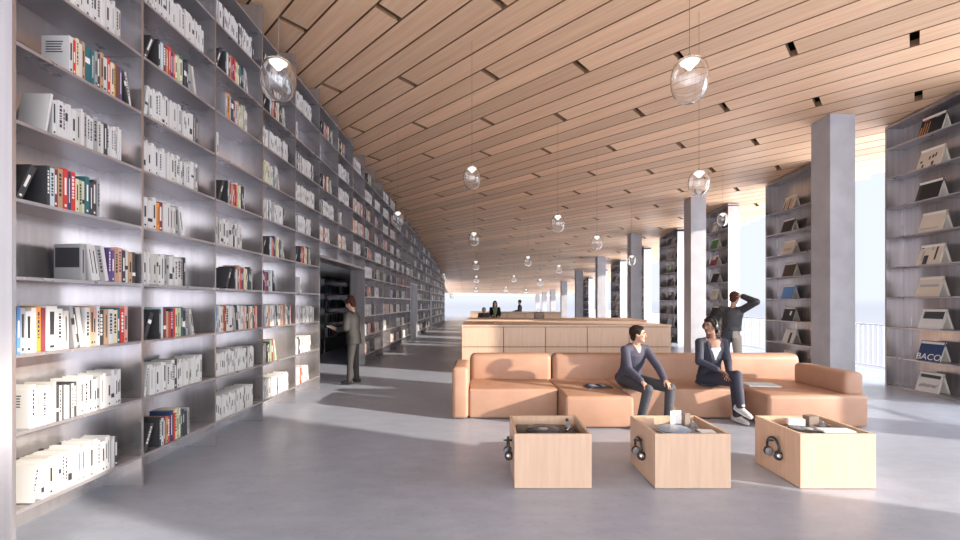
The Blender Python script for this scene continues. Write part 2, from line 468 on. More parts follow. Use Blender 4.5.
def display_book(x, y, z, col, label, group, prints, text=None, scrib=False, W=.40, L=.37):
    a = radians(18)
    t = thing('display_book', (x, y, z + .004), label, 'book', group)
    def leaf(s):     # leaf frame: x along the slope from spine (top) downwards, y along spine, z outward
        top = V((0, 0, L*cos(a))); dn = V((s*sin(a), 0, -cos(a))); out = V((s*cos(a), 0, sin(a)))
        return Matrix(((dn.x, 0, out.x, 0), (0, 1, 0, 0), (dn.z, 0, out.z, top.z), (0,0,0,1)))
    m = MB()
    for s in (-1, 1): m.obox(leaf(s), 0, -W/2, -.006, L, W/2, 0)
    m.build('cover', [MC[col]], t, False)
    for s in (-1, 1):
        p = MB(); p.obox(leaf(s), .006, -W/2+.008, -.032, L-.012, W/2-.008, -.006); p.build('page_block', [M_page], t, False)
    F = leaf(-1)
    if prints:
        q = MB(); mats = []
        for (u0, v0, u1, v1, mm) in prints:   # u along the spine from the far end, v down from spine
            if mm not in mats: mats.append(mm)
            q.obox(F, v0*L, W/2-u1*W, 0, v1*L, W/2-u0*W, .0015, mats.index(mm))
        q.build('cover_print', mats, t, False)
    if text:
        cu = bpy.data.curves.new('cover_lettering', 'FONT'); cu.body = text; cu.size = L*.42; cu.align_x = 'CENTER'; cu.extrude = .0006
        cu.materials.append(M_lt)
        o = bpy.data.objects.new('tmp', cu); COL.objects.link(o); bpy.context.view_layer.update()
        tme = bpy.data.meshes.new_from_object(o.evaluated_get(bpy.context.evaluated_depsgraph_get())); bpy.data.objects.remove(o)
        o = link('cover_lettering', tme, t)
        top = F @ V((L*.93, 0, .002))
        ex = V((0,-1,0)); ez = V((F[0][2], 0, F[2][2])); ey = ez.cross(ex)
        o.matrix_local = Matrix(((ex.x, ey.x, ez.x, top.x), (ex.y, ey.y, ez.y, top.y), (ex.z, ey.z, ez.z, top.z), (0,0,0,1)))
    if scrib:
        q = MB(); r2 = random.Random(3); pts = []
        for i in range(30):
            pts.append(F @ V((L*(.66 + .10*sin(i*1.9) + .04*r2.random()), W*(.36 - .72*i/29 + .03*sin(i*2.3)), .003)))
        q.tube(pts, .0022, 5); q.build('cover_script', [M_ink], t, False)
K, Lw = M_ink, M_lt
MO = MC['orange']; MT = MC['tan']; MG = MC['grey']; MCh = MC['charcoal']
PR = {
 (1,0): [(.08,.06,.92,.3,MCh)], (1,2): [(.1,.05,.95,.5,MCh)], (1,3): [(.1,.4,.9,.52,MG)],
 (1,4): [(.05,0,.15,.2,K),(.25,.55,.45,1,K),(.7,.1,.78,.8,K),(.5,0,.6,.3,MG),(.15,.3,.22,.8,MG)],
 (1,5): [(.04,.8,.86,.86,MG)], (1,6): [(.05,.05,.14,1,MCh)],
 (1,7): [(.4,0,.55,.15,K),(.45,.45,.52,.62,K),(.58,.4,.66,.58,K),(.7,.35,.76,.55,K),(.62,.75,.72,.95,K),(.1,.6,.2,.7,K),(.22,.8,.3,1,K)],
 (1,8): [(.05,.5,.1,1,MO),(.16,.3,.2,1,MT),(.27,.35,.31,1,MO),(.38,.3,.41,1,MT),(.6,.1,.8,.2,MG),(.12,.1,.3,.25,MC['red'])],
 (2,1): [(.5,.25,.7,1,K)], (2,2): [(.6,.3,.75,.6,Lw)], (2,5): [(.1,.55,.8,.75,MG)], (2,7): [(.1,.4,.2,1,K),(.3,.3,.4,.9,MT),(.5,.2,.6,1,K),(.7,.3,.8,.8,MT)], (2,8): [(.2,.1,.4,.6,Lw)],
 (3,3): [(.3,.2,.7,.6,MC['sage green'])], (3,5): [(.1,.0,.6,.4,Lw)], (3,7): [(.2,.4,.8,1,Lw)], (4,3): [(.1,.1,.8,.4,Lw)], (4,5): [(.5,.1,.95,.6,Lw)],
}
WHICH = {-2:'behind the lounge', -1:'beside the crates', 0:'beside the near column', 1:'near', 2:'second', 3:'third', 4:'fourth', 5:'fifth', 6:'sixth', 7:'seventh', 8:'eighth'}
for k in range(-2, 9):
    F = 8.42 + 3.53*k - 3.53; Nn = F - {-1: 2.6, 0: .76}.get(k, 1.75)
    if F > 39: continue
    zt = lambda y: ceilz(RX, y) - .03
    lab = {1:'steel display bookcase with open books, rising beside the sofa arm', 2:'steel display bookcase half hidden by the large concrete column',
           3:'steel display bookcase behind the standing man', 4:'steel display bookcase beyond the column behind the counter'}.get(k, f'steel display bookcase along the daylight side, {ORD[k+3]} of the row')
    t = thing('bookcase', (RX, Nn, 0), lab, 'bookcase', 'display bookcases along the daylight side')
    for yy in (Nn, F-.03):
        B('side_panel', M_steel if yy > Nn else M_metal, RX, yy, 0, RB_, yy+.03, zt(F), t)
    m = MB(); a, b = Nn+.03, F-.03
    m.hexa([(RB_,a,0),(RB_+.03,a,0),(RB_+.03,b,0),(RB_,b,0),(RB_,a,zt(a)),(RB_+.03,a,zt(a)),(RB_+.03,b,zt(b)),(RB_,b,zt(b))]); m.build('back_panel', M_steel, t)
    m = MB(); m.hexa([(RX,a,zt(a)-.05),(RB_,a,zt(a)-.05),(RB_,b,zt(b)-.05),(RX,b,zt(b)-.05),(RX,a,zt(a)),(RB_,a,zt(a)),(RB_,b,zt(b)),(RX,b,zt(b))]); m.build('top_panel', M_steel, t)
    for i in range(10):
        z = SP*i
        if z > zt(F) - .3: break
        B('shelf', M_shelf, RX+.004, a, max(z-.02, 0), RB_, b, z + (.02 if i == 0 else 0), t)
    if k < 1: continue
    for i in range(9):
        z = SP*i + (.02 if i == 0 else 0)
        if z > zt(F) - .40: break
        col = DISP[k][i] if k in DISP else rnd.choice(['black','grey','green','white','beige','navy','charcoal'])
        if k in LOOK or (k, i) in LOOK: lab = LOOK[(k, i)]
        else: lab = f"{col} display book standing open, {ORD[i+1]} shelf up of the {WHICH[k]} daylight bookcase"
        display_book(RX+.17, F-.74 + .03*sin(i*2.1+k), z, col, lab, f'open display books on the {WHICH[k]} daylight bookcase', PR.get((k,i)),
                     'BACO' if (k,i) == (1,1) else None, (k,i) == (1,0))

# ------------------------------------------------------------------ concrete columns
CW = .463
for k in range(0, 9):
    y = 8.05 + 5.31*k; x = 6.48
    lab = {0:'large square concrete column behind the sofa arm', 1:'square concrete column behind the seated woman',
           2:'square concrete column behind the end of the counter'}.get(k, f'slim distant concrete column, {ORD[k-2]} beyond the counter end')
    m = MB(); a, b = y, y+CW
    m.hexa([(x,a,0),(x+CW,a,0),(x+CW,b,0),(x,b,0),(x,a,ceilz(x,a)-.005),(x+CW,a,ceilz(x+CW,a)-.005),(x+CW,b,ceilz(x+CW,b)-.005),(x,b,ceilz(x,b)-.005)])
    tag(m.build('column', M_conc), lab, 'column', 'concrete columns along the daylight side', 'thing')

# ------------------------------------------------------------------ terrace railing
t = thing('railing', (9.5, 0, 0), 'white terrace railing with thin balusters beyond the display bookcases', 'railing')
B('top_rail', M_rail, 9.47, -6, 1.06, 9.53, 39, 1.10, t)
B('bottom_rail', M_rail, 9.48, -6, .08, 9.52, 39, .11, t)
m = MB(); y = -6
while y < 39: m.box(9.49, y, .11, 9.51, y+.02, 1.06); y += .14
o = m.build('balusters', M_rail, t); o['kind'] = 'stuff'

# ------------------------------------------------------------------ sofa
sofa = thing('sofa', (2.4, 6.4, 0), 'long low modular sofa in tan upholstery with chaise, before the counter', 'sofa')
RB('armrest', M_sofa, -.385, 5.95, .008, -.160, 6.82, .72, .055, sofa)
RB('armrest', M_sofa, 4.71, 5.60, .40, 4.955, 6.55, .705, .055, sofa)
RB('backrest', M_sofa, -.16, 6.80, .30, 1.125, 7.10, .80, .085, sofa)
RB('backrest', M_sofa, 1.14, 6.80, .30, 5.02, 7.10, .80, .085, sofa)
RB('seat', M_sofa, -.15, 6.0, .010, 1.075, 6.95, .415, .03, sofa)
RB('seat', M_sofa, 1.085, 5.52, .010, 1.96, 6.95, .415, .04, sofa)
RB('seat', M_sofa, 1.965, 6.0, .010, 3.665, 6.95, .415, .03, sofa)
RB('seat', M_sofa, 3.67, 5.53, .010, 4.955, 6.95, .425, .05, sofa)
for (a, b, c, d) in ((-.1,6.06,1.02,7.0),(1.14,5.58,1.9,7.0),(2.0,6.06,3.6,7.0),(3.75,5.62,4.88,7.0)):
    B('plinth', M_dark, a, b, 0, c, d, .02, sofa)

# ------------------------------------------------------------------ counters
def counter(x0, y0, x1, y1, h, cols, label, rows=2, gapz=None):
    t = thing('counter', (x0, y0, 0), label, 'counter', 'pale timber counters down the hall')
    B('body', M_seam, x0+.03, y0+.03, 0, x1-.03, y1-.01, h-.045, t)
    B('countertop', M_wood, x0-.005, y0-.005, h-.04, x1+.005, y1, h, t)
    w = (x1-x0)/cols; g = .016
    zs = [.05, gapz or h*.52, h-.045]
    for c in range(cols):
        for r in range(len(zs)-1):
            B('drawer_front', M_wood, x0+w*c+g/2, y0, zs[r]+g/2, x0+w*(c+1)-g/2, y0+.03, zs[r+1]-g/2, t)
    for xx in (x0, x1-.03): B('end_panel', M_wood, xx, y0+.03, .05, xx+.03, y1, h-.042, t)
    return t
counter(-.415, 9.9, 4.35, 12.0, 1.10, 5, 'long pale timber counter with two rows of fronts behind the sofa', gapz=.60)
counter(-.38, 12.9, 4.95, 14.9, 1.10, 5, 'second pale timber counter, behind the one nearest the sofa')
counter(-.45, 20.5, 3.85, 22.0, 1.17, 5, 'farthest pale timber counter, behind the people at the desk')
# small things on the counters
m = MB(); m.box(.10, 10.3, 1.1, .34, 10.5, 1.125)
tag(m.build('notebook', M_bag), 'small brown notebook lying on the front counter', 'notebook', kind='thing')
hb = thing('handbag', (1.9, 14.0, 1.1), 'taupe handbag with upright handle standing on the second counter', 'bag')
RB('body', M_bag, 1.74, 13.92, 1.1, 2.06, 14.06, 1.30, .03, hb)
m = MB(); m.tube([(1.82 + .14*(1-cos(pi*i/10))/2, 13.99, 1.29 + .12*sin(pi*i/10)) for i in range(11)], .01, 8); m.build('handle', M_bag, hb)

# ------------------------------------------------------------------ record player crates
CR = [(.297, .961, 'closest to the reading aisle, standing in shade'), (1.507, 2.157, 'in the middle, before the seated man'), (2.757, 3.405, 'before the chaise, brightly sunlit')]
CY0, CY1, CH = 3.742, 4.36, .473
NAMES = ['first', 'middle', 'sunlit']
for ci, (x0, x1, where) in enumerate(CR):
    t = thing('record_player_crate', (x0, CY0, 0), f'open pale timber crate {where}', 'crate', 'record player crates before the sofa')
    th = .024
    B('front_panel', M_wood, x0, CY0, .006, x1, CY0+th, CH, t)
    B('back_panel', M_wood, x0, CY1-th, .006, x1, CY1, CH, t)
    B('side_panel', M_wood, x0, CY0+th, .006, x0+th, CY1-th, CH, t)
    B('side_panel', M_wood, x1-th, CY0+th, .006, x1, CY1-th, CH, t)
    B('deck', M_wood_in, x0+th, CY0+th, .30, x1-th, CY1-th, .32, t)
    B('plinth', M_dark, x0+.05, CY0+.05, 0, x1-.05, CY1-.05, .016, t)
    m = MB(); m.cap((x0-.07, CY0+.30, .325), (x0+.005, CY0+.30, .325), .010, .010); m.build('peg', M_black, t)
    # turntable
    zb = .3215; cx, cy = x0 + .29, CY0 + .31
    tt = thing('turntable', (cx, cy, zb), ['black turntable with dark record sunk in the shaded crate', 'turntable with blue-grey record in the crate before the seated man', 'black turntable under papers in the sunlit crate'][ci], 'turntable', 'turntables sunk in the crates')
    RB('body', M_black if ci != 1 else M_grey, x0+.055, CY0+.075, zb+.012, x1-.055, CY1-.075, zb+.085, .012, tt)
    for fx in (x0+.1, x1-.1):
        for fy in (CY0+.12, CY1-.12):
            m = MB(); m.lathe([(.02,0),(.022,.014)], (fx,fy,zb), 12); m.build('foot', M_black, tt)
    m = MB(); m.lathe([(.150,.088),(.158,.092),(.158,.104),(.150,.107)], (cx,cy,zb), 40); m.build('platter', M_chrome if ci != 0 else M_black, tt)
    m = MB(); m.lathe([(.150,.108),(.152,.110),(.150,.112),(.055,.1115),(.05,.1105)], (cx,cy,zb), 40); rec = m.build('record', M_mat if ci == 1 else M_record, tt)
    m = MB(); m.lathe([(.048,.1116),(.047,.1128),(.004,.113)], (cx,cy,zb), 24); m.build('record_label', MC['off-white'] if ci == 1 else MC['grey'], rec)
    m = MB(); m.lathe([(.004,.112),(.004,.122),(.001,.124)], (cx,cy,zb), 8); m.build('spindle', M_chrome, tt)
    ax, ay = x1-.11, CY1-.17
    m = MB(); m.lathe([(.036,.085),(.036,.10),(.022,.105),(.016,.135),(.014,.138)], (ax,ay,zb), 20); m.build('tonearm_base', M_grey, tt)
    m = MB(); m.tube([(ax, ay+.06, zb+.132),(ax, ay, zb+.132),(ax-.005, ay-.10, zb+.130),(ax-.03, ay-.18, zb+.124),(ax-.07, ay-.23, zb+.117)], .005, 8); arm = m.build('tonearm', M_chrome, tt)
    m = MB(); m.cap((ax, ay+.045, zb+.132), (ax, ay+.075, zb+.132), .016, .016); m.build('counterweight', M_black, arm)
    m = MB(); m.box(ax-.085, ay-.255, zb+.113, ax-.06, ay-.22, zb+.122); m.build('head_shell', M_black, arm)
    m = MB(); m.lathe([(.020,.085),(.020,.10),(.017,.103)], (x0+.10, CY0+.11, zb), 16); m.build('start_knob', M_grey, tt)
    m = MB(); m.box(x1-.095, CY0+.10, zb+.085, x1-.08, CY0+.22, zb+.092); m.build('pitch_slider', M_chrome, tt)
    # headphones hung on the peg
    hx, hy, hz = x0-.035, CY0+.30, .345
    h = thing('headphones', (hx, hy, hz), ['black headphones hung on the peg of the shaded crate', 'black headphones hung on the peg of the crate before the man', 'black headphones hung on the peg of the sunlit crate'][ci], 'headphones', 'headphones hung on the crates')
    m = MB(); R = .082
    cz = hz - R + .002
    m.tube([(hx, hy + R*sin(a), cz + R*1.05*cos(a)) for a in [radians(-112+224*i/24) for i in range(25)]], .011, 8)
    m.build('headband', M_black, h)
    m = MB(); m.tube([(hx, hy + (R-.011)*sin(a), cz + (R-.011)*1.05*cos(a)) for a in [radians(-60+120*i/14) for i in range(15)]], .009, 8); m.build('band_pad', M_grey, h)
    for s in (-1, 1):
        ey, ez = hy + s*R*.80, cz - R*.72
        dd = V((.0, -s*.55, -.0)); ax_ = V((0, s, .15)).normalized()
        c = V((hx, ey, ez))
        m = MB(); u = V((1,0,0)); w = ax_.cross(u)
        m.loft([(c+ax_*k2, u*r2, w*r2*1.12) for k2, r2 in ((-.006,.030),(.0,.038),(.016,.038),(.024,.026))], 18); cup = m.build('ear_cup', M_black, h)
        m = MB(); m.loft([(c+ax_*k2, u*r2, w*r2*1.12) for k2, r2 in ((-.026,.022),(-.022,.034),(-.008,.036),(-.005,.030))], 18); m.build('ear_pad', M_grey, cup)
        m = MB(); m.loft([(c+ax_*k2, u*r2, w*r2) for k2, r2 in ((.0235,.022),(.0265,.021))], 16); m.build('cup_disc', M_chrome, cup)
# papers in the crates
def card(name, label, x, y, z, w, d, h, mm, rz=0, tilt=0):
    M = Matrix.Rotation(radians(rz), 4, 'Z') @ Matrix.Rotation(radians(tilt), 4, 'X')
    m = MB(); m.obox(M, -w/2, -d/2, 0, w/2, d/2, h); o = link(name, m.mesh(name, [mm])); o.location = (x, y, z)
    return tag(o, label, 'card', kind='thing')
card('title_card', 'upright white card standing in the crate before the seated man', 1.89, 4.20, .405+.03, .11, .006, .125, M_paper, 8, 0)
card('cartridge_case', 'brown box beside the upright white card in the middle crate', 1.985, 4.19, .4085, .055, .05, .135, M_bag, 10)
card('leaflet', 'white leaflet lying over the turntable arm in the middle crate', 2.02, 3.88, .449, .13, .10, .012, M_paper, -6)
card('leaflet', 'long white leaflet lying across the turntable of the sunlit crate', 3.19, 3.90, .452, .27, .11, .014, M_paper, -3)
card('folded_card', 'folded white card standing at the back of the sunlit crate', 3.02, 4.16, .435, .14, .05, .06, M_paper, -12)
card('cartridge_case', 'brown box at the back of the sunlit crate', 3.21, 4.22, .4085, .10, .08, .10, M_bag, 5)
# things lying on the sofa
t = thing('magazine', (1.66, 6.12, .417), 'dark open magazine lying on the sofa seat beside the man', 'magazine', rz=radians(10))
for s in (-1, 1):
    m = MB(); N = 8; prof = [(s*.17*i/N, .010 + .028*sin(pi*min(1, i/N*1.05))*(.55 if s > 0 else .9)) for i in range(N+1)]
    rg = [[(x, -.11, z), (x, .11, z), (x, .11, max(z-.012, 0)), (x, -.11, max(z-.012, 0))] for x, z in prof]
    m.rings(rg, 0, False)
    lf = m.build('leaf', [MC['navy'] if s < 0 else MC['charcoal']], t, False)
    m = MB(); m.rings([[(x, -.08, z+.001), (x, .06, z+.001), (x, .06, z-.001), (x, -.08, z-.001)] for x, z in prof[2:7]], 0, False); m.build('page_picture', [MC['grey']], lf, False)
t = thing('magazine', (4.02, 6.22, .427), 'closed white magazine lying flat on the sofa chaise', 'magazine', rz=radians(-8))
m = MB(); m.box(-.22, -.14, 0, .20, .14, .004); m.build('cover', M_paper, t, False)
m = MB(); m.box(-.215, -.135, .004, .195, .135, .012); m.build('page_block', M_paper, t, False)
m = MB(); m.box(-.22, -.14, .012, .20, .14, .015); m.build('front_cover', MC['pale blue'], t, False)

# ------------------------------------------------------------------ pendant lamps
PEND = [(6.25,11.2,2.15,'high before the bookcase behind the standing man'), (-1.60,3.45,1.77,'over the second left bookcase bay'), (1.57,3.26,1.67,'largest, hanging over the crates'), (-.12,6.5,1.87,'over the left end of the sofa'),
        (2.86,5.68,1.56,'over the seated woman'), (-1.85,9.8,1.89,'beside the tall shelves above the passage'), (-.15,10.7,1.57,'above the left end of the front counter'),
        (1.52,8.5,1.55,'above the middle of the front counter'), (2.74,10.2,1.41,'above the right end of the front counter'),
        (-.15,15.4,1.32,'above the left end of the second counter'), (-.17,19.6,1.05,'above the left end of the farthest counter'), (-.22,24.0,.70,'far beyond the counters on the aisle side'),
        (1.60,14.5,1.39,'above the middle of the second counter'), (1.55,19.9,1.10,'above the middle of the farthest counter'), (2.55,18.5,.86,'above the right end of the farthest counter'),
        (1.45,24.5,.75,'far behind the standing man in the distance'), (2.75,26.0,.66,'far behind the handbag'), (3.05,16.8,1.30,'before the distant slim columns'),
        (4.95,14.2,1.39,'beside the square column past the counter'), (-2.0,24.0,1.45,'close to the far end of the left bookcases'), (-1.95,30.0,.50,'farthest along the aisle')]
prof = [(.012,.165),(.05,.160),(.088,.140),(.115,.105),(.130,.055),(.134,.0),(.128,-.055),(.112,-.105),(.085,-.143),(.05,-.163),(.012,-.170)]
g_me = l_me = c_me = None
for x, y, h, where in PEND:
    z = EYE + h; zc = ceilz(x, y)
    t = thing('pendant_lamp', (x, y, z), f'clear glass pendant lamp {where}', 'pendant lamp', 'glass pendant lamps')
    if g_me is None:
        m = MB(); m.lathe(list(reversed(prof)), n=48, cap=True); m.lathe([(max(r_-.007,.006), z_*.955) for r_, z_ in prof], n=48, cap=True); g_me = m.mesh('glass_globe', [M_glass])
        m = MB(); m.lathe([(.006,.162),(.044,.156),(.070,.142),(.067,.130),(.046,.114),(.028,.092),(.014,.076),(.003,.073)], n=28); l_me = m.mesh('lamp_diffuser', [M_lamp])
        m = MB(); m.lathe([(.014,.160),(.016,.175),(.010,.195),(.004,.2)], n=14); c_me = m.mesh('cord_grip', [M_cord])
    link('glass_globe', g_me, t); link('lamp_diffuser', l_me, t); link('cord_grip', c_me, t)
    m = MB(); m.lathe([(.0022,.19),(.0022,zc-z+.05)], n=6); link('cord', m.mesh('cord', [M_cord]), t)
# ------------------------------------------------------------------ people
M_skin = mat('skin_light', (.50,.285,.20), .55); M_skin2 = mat('skin_brown', (.29,.15,.10), .5)
M_lip = mat('lips', (.42,.15,.13), .45); M_eye = mat('eye_dark', (.03,.02,.02), .25); M_sclera = mat('eye_white', (.42,.40,.38), .3)
M_hair = mat('hair_dark_brown', (.022,.014,.011), .7, Specular_IOR_Level=.15); M_hair2 = mat('hair_black', (.012,.010,.010), .7, Specular_IOR_Level=.15); M_hair3 = mat('hair_auburn', (.06,.022,.014), .7, Specular_IOR_Level=.15); M_hair4 = mat('hair_grey', (.25,.24,.24), .6)
M_sweater = noise_mat('navy_sweater', (.046,.046,.072), (.062,.062,.094), nscale=60, rough=.85)
M_suit = noise_mat('navy_suit', (.023,.026,.045), (.033,.036,.058), nscale=40, rough=.75)
M_char = noise_mat('charcoal_wool', (.030,.027,.027), (.042,.039,.039), nscale=40, rough=.85)
M_trou = noise_mat('dark_trousers', (.045,.048,.06), (.07,.072,.085), nscale=40, rough=.8)
M_jack = noise_mat('black_leather_jacket', (.03,.03,.034), (.055,.055,.06), nscale=14, rough=.5)
M_trou_lit = mat('backlit_trousers', (.40,.35,.30), .8)  # paler tone painting backlight through the dark trouser cloth
M_blouse = mat('white_blouse', (.72,.74,.78), .7); M_shoe = mat('black_shoe', (.018,.017,.017), .4); M_sneak = mat('white_sneaker', (.55,.54,.53), .5); M_sole = mat('white_sole', (.7,.69,.68), .6)
M_green = mat('green_top', (.20,.26,.16), .8)

def lerp(a, b, t): return a + (b - a) * t
def hand(mb, wr, fd, pn, side, curl=25, sc=1.0, spread=6):
    """wr wrist, fd finger direction, pn palm normal (side the fingers curl to), side +1: thumb towards fd x pn"""
    fd = fd.normalized(); pn = (pn - fd*pn.dot(fd)).normalized(); lat = fd.cross(pn) * side     # towards the thumb
    kn = wr + fd*.085*sc
    mb.loft([(wr - fd*.012*sc, lat*.024*sc, pn*.019*sc), (wr + fd*.02*sc, lat*.032*sc, pn*.017*sc), (wr + fd*.055*sc, lat*.040*sc, pn*.015*sc), (kn, lat*.040*sc, pn*.012*sc), (kn + fd*.008*sc, lat*.032*sc, pn*.008*sc)], 14)
    for i, (off, ln) in enumerate(((.030,.074),(.0105,.083),(-.0095,.077),(-.029,.060))):
        p = kn + lat*off*sc - fd*.012*sc; d = (fd + lat*math.tan(radians(spread*(1.3-i*.9)))).normalized(); ang = 0
        for j, fr in enumerate((.46,.31,.25)):
            ang += radians(curl*(.7 if j == 0 else 1))
            dj = (d*cos(ang) + pn*sin(ang)).normalized(); q = p + dj*(ln*fr*sc + (.012*sc if j == 0 else 0))
            mb.cap(p, q, (.0092-.0007*j)*sc, (.0088-.0008*j)*sc, 8); p = q
    p = wr + fd*.022*sc + lat*.024*sc; d = (fd*.72 + lat*.62 + pn*.30).normalized()
    q = p + d*.042*sc; mb.cap(p, q, .0135*sc, .0110*sc, 8)
    d2 = (fd*.92 + lat*.22 + pn*.35).normalized(); r = q + d2*.030*sc; mb.cap(q, r, .0108*sc, .0092*sc, 8)
    mb.cap(r, r + (d2 + pn*.2).normalized()*.022*sc, .0092*sc, .0075*sc, 8)

def person(loc, label, J, face, skin, top, bottom, shoe, hair, style='short', voxel=.006, hem=0.0, up=None, open_front=None, curls=(25,25), hands=None, toes=None, top_grow=.014, detail=True, bottom_fn=None, cat='person', torso_w=1.0, sleeve=1.0, low=-.04):
    """J: world joints: pelvis, neck, head, sL,sR,eL,eR,wL,wR,hL,hR,kL,kR,aL,aR"""
    L = V(loc); root = thing('person', loc, label, cat)
    J = {k: V(v) - L for k, v in J.items()}
    f = V(face).normalized(); u0 = V(up) if up else V((0,0,1)); r = f.cross(u0).normalized(); u = r.cross(f)
    latS = (J['sL'] - J['sR']).normalized(); latP = (J['hL'] - J['hR']).normalized()
    spine = J['neck'] - J['pelvis']; H = spine.length; sp = spine.normalized()
    def front(lat): d = sp.cross(lat).normalized(); return d      # +/- depth, sign irrelevant
    cf = latS.cross(sp).normalized()                               # chest forward: left x up
    if True: cf = -sp.cross(latS).normalized()
    def torso(mb, g, low=-.02, ext=0.0, upto=1.0):
        prof = [(low, .150, .112), (.08, .158, .118), (.32, .140, .100), (.55, .152, .112), (.75, .168, .112), (.88, .150, .088), (.97, .085, .065)]
        secs = []
        if ext:
            secs.append((J['pelvis'] - sp*ext, (latP*(.168+g)), sp.cross(latP).normalized()*(.128+g)))
        for t, w, d in prof:
            if t > upto: break
            c = J['pelvis'] + spine*t + cf*(.012*sin(pi*t)); l = lerp(latP, latS, min(1, t*1.2)).normalized()
            secs.append((c, l*(w*torso_w+g), sp.cross(l).normalized()*(d+g)))
        mb.loft(secs, 20)
    def shoulders(mb, g):
        base = J['pelvis'] + spine*.90
        for s in ('L', 'R'):
            mb.cap(base + (J['s'+s]-base)*.25, J['s'+s], .062+g*.7, .054+g, 12)
    # body ------------------------------------------------
    mb = MB(); torso(mb, 0); shoulders(mb, 0)
    mb.cap(J['pelvis'] + spine*.93, J['head'] - u*.06 - f*.015, .056, .052, 14)
    hd = J['head']
    mb.ell(hd + u*.022 - f*.012, r*.074, f*.094, u*.094, 20, 14)         # skull
    mb.ell(hd - u*.030 + f*.020, r*.060, f*.064, u*.080, 18, 12)         # face
    mb.ell(hd - u*.088 + f*.050, r*.030, f*.032, u*.024, 12, 8)          # chin
    mb.cap(hd + u*.012 + f*.082, hd - u*.026 + f*.100, .010, .0135, 8)   # nose
    mb.ell(hd - u*.027 + f*.091, r*.017, f*.011, u*.010, 10, 6)
    mb.ell(hd + u*.024 + f*.074, r*.045, f*.013, u*.010, 12, 6)          # brow ridge
    for s in (-1, 1):
        mb.ell(hd + r*s*.075 - u*.008 - f*.008, r*.010, f*.019, u*.031, 10, 8)
        mb.ell(hd + r*s*.038 - u*.022 + f*.060, r*.020, f*.018, u*.018, 10, 6)
    for s in ('L', 'R'):
        mb.cap(J['s'+s], J['e'+s], .048, .040, 12); mb.cap(J['e'+s], J['w'+s], .040, .027, 12)
        fd = (J['w'+s] - J['e'+s]).normalized()
        hs = (hands or {}).get(s)
        d_ = V(hs[0]) if hs else fd; pn = V(hs[1]) if hs else latS*(-1 if s == 'L' else 1)
        sd = hs[2] if hs else 1
        hand(mb, J['w'+s] + fd*.012, d_, pn, sd, curls[0 if s == 'L' else 1])
        mb.cap(J['h'+s], J['k'+s], .082, .056, 14); mb.cap(J['k'+s], J['a'+s], .054, .036, 12)
        tv = V(toes[s]).normalized() if toes else V((f.x, f.y, 0)).normalized()
        mb.cap(J['a'+s] - V((0,0,.02)), J['a'+s] + tv*.12 - V((0,0,.045)), .036, .028, 10)
    me = remesh(mb, voxel, 3); me.materials.append(skin); body = link('body', me, root)
    # face details ----------------------------------------
    for s in (-1, 1):
        m = MB(); m.ell(hd + r*s*.031 + u*.004 + f*.0765, r*.0115, f*.007, u*.005, 12, 8, 0); m.ell(hd + r*s*.031 + u*.004 + f*.0815, r*.0056, f*.0035, u*.0054, 10, 6, 1)
        m.build('eye', [M_sclera, M_eye], root, False)
        m = MB(); m.tube([hd + r*s*(.016+.036*i/5) + u*(.022+.005*sin(pi*i/5)) + f*(.088-.012*(i/5)**2) for i in range(6)], .0042, 6); m.build('eyebrow', hair, root, False)
    m = MB(); m.ell(hd - u*.058 + f*.079, r*.024, f*.010, u*.0045, 14, 6); m.ell(hd - u*.066 + f*.077, r*.020, f*.011, u*.006, 14, 6); m.build('mouth', M_lip, root, False)
    # hair ------------------------------------------------
    mb = MB()
    mb.ell(hd + u*.036 - f*.026, r*.084, f*.098, u*.096, 22, 14)
    mb.ell(hd + u*.085 + f*.030, r*.062, f*.050, u*.034, 16, 10)
    mb.ell(hd - u*.030 - f*.062, r*.070, f*.046, u*.065, 16, 10)
    for s in (-1, 1): mb.ell(hd + r*s*.070 + u*.030 - f*.005, r*.014, f*.045, u*.040, 12, 8)
    if style == 'bun':
        mb.ell(hd + u*.105 - f*.075, r*.050, f*.050, u*.045, 14, 10)
    if style == 'pony':
        mb.ell(hd + u*.055 - f*.120, r*.036, f*.036, u*.036, 12, 8)
        mb.cap(hd + u*.05 - f*.135, hd - u*.08 - f*.150, .034, .022, 10)
    if style == 'long':
        for s in (-1, 1): mb.cap(hd + r*s*.070 + u*.03 - f*.01, hd + r*s*.080 - u*.19 + f*.0, .032, .030, 10)
        mb.cap(hd - f*.07, hd - u*.2 - f*.06, .075, .07, 12)
    link('hair', remesh(mb, max(voxel, .006), 3), root).data.materials.append(hair)
    # trousers --------------------------------------------
    mb = MB(); torso(mb, .010, low=-.05, upto=.34)
    for s in ('L', 'R'):
        a = J['pelvis'] + (J['h'+s]-J['pelvis'])*.9
        mb.cap(a, J['k'+s], .100, .070, 14); mb.cap(J['k'+s], lerp(J['k'+s], J['a'+s], .95), .070, .056, 14)
        if (J['k'+s]-J['h'+s]).normalized().z > -.6: mb.ell(J['h'+s] - V((0,0,.0)) - cf*.03, latP*.095, cf*.11, V((0,0,.095)), 14, 10)
    tm = remesh(mb, .010, 4); tm.materials.append(bottom)
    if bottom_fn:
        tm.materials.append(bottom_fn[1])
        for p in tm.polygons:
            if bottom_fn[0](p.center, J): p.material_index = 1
    link('trousers', tm, root)
    # top -------------------------------------------------
    mb = MB(); torso(mb, top_grow, low=low, ext=hem); shoulders(mb, top_grow*.7)
    for s in ('L', 'R'):
        mb.cap(J['s'+s], J['e'+s], (.050+top_grow)*sleeve, (.043+top_grow)*sleeve, 14); mb.cap(J['e'+s], lerp(J['e'+s], J['w'+s], .93), (.043+top_grow)*sleeve, (.030+top_grow)*sleeve, 14)
    tm = remesh(mb, .009, 4); tm.materials.append(top)
    nk = J['neck']
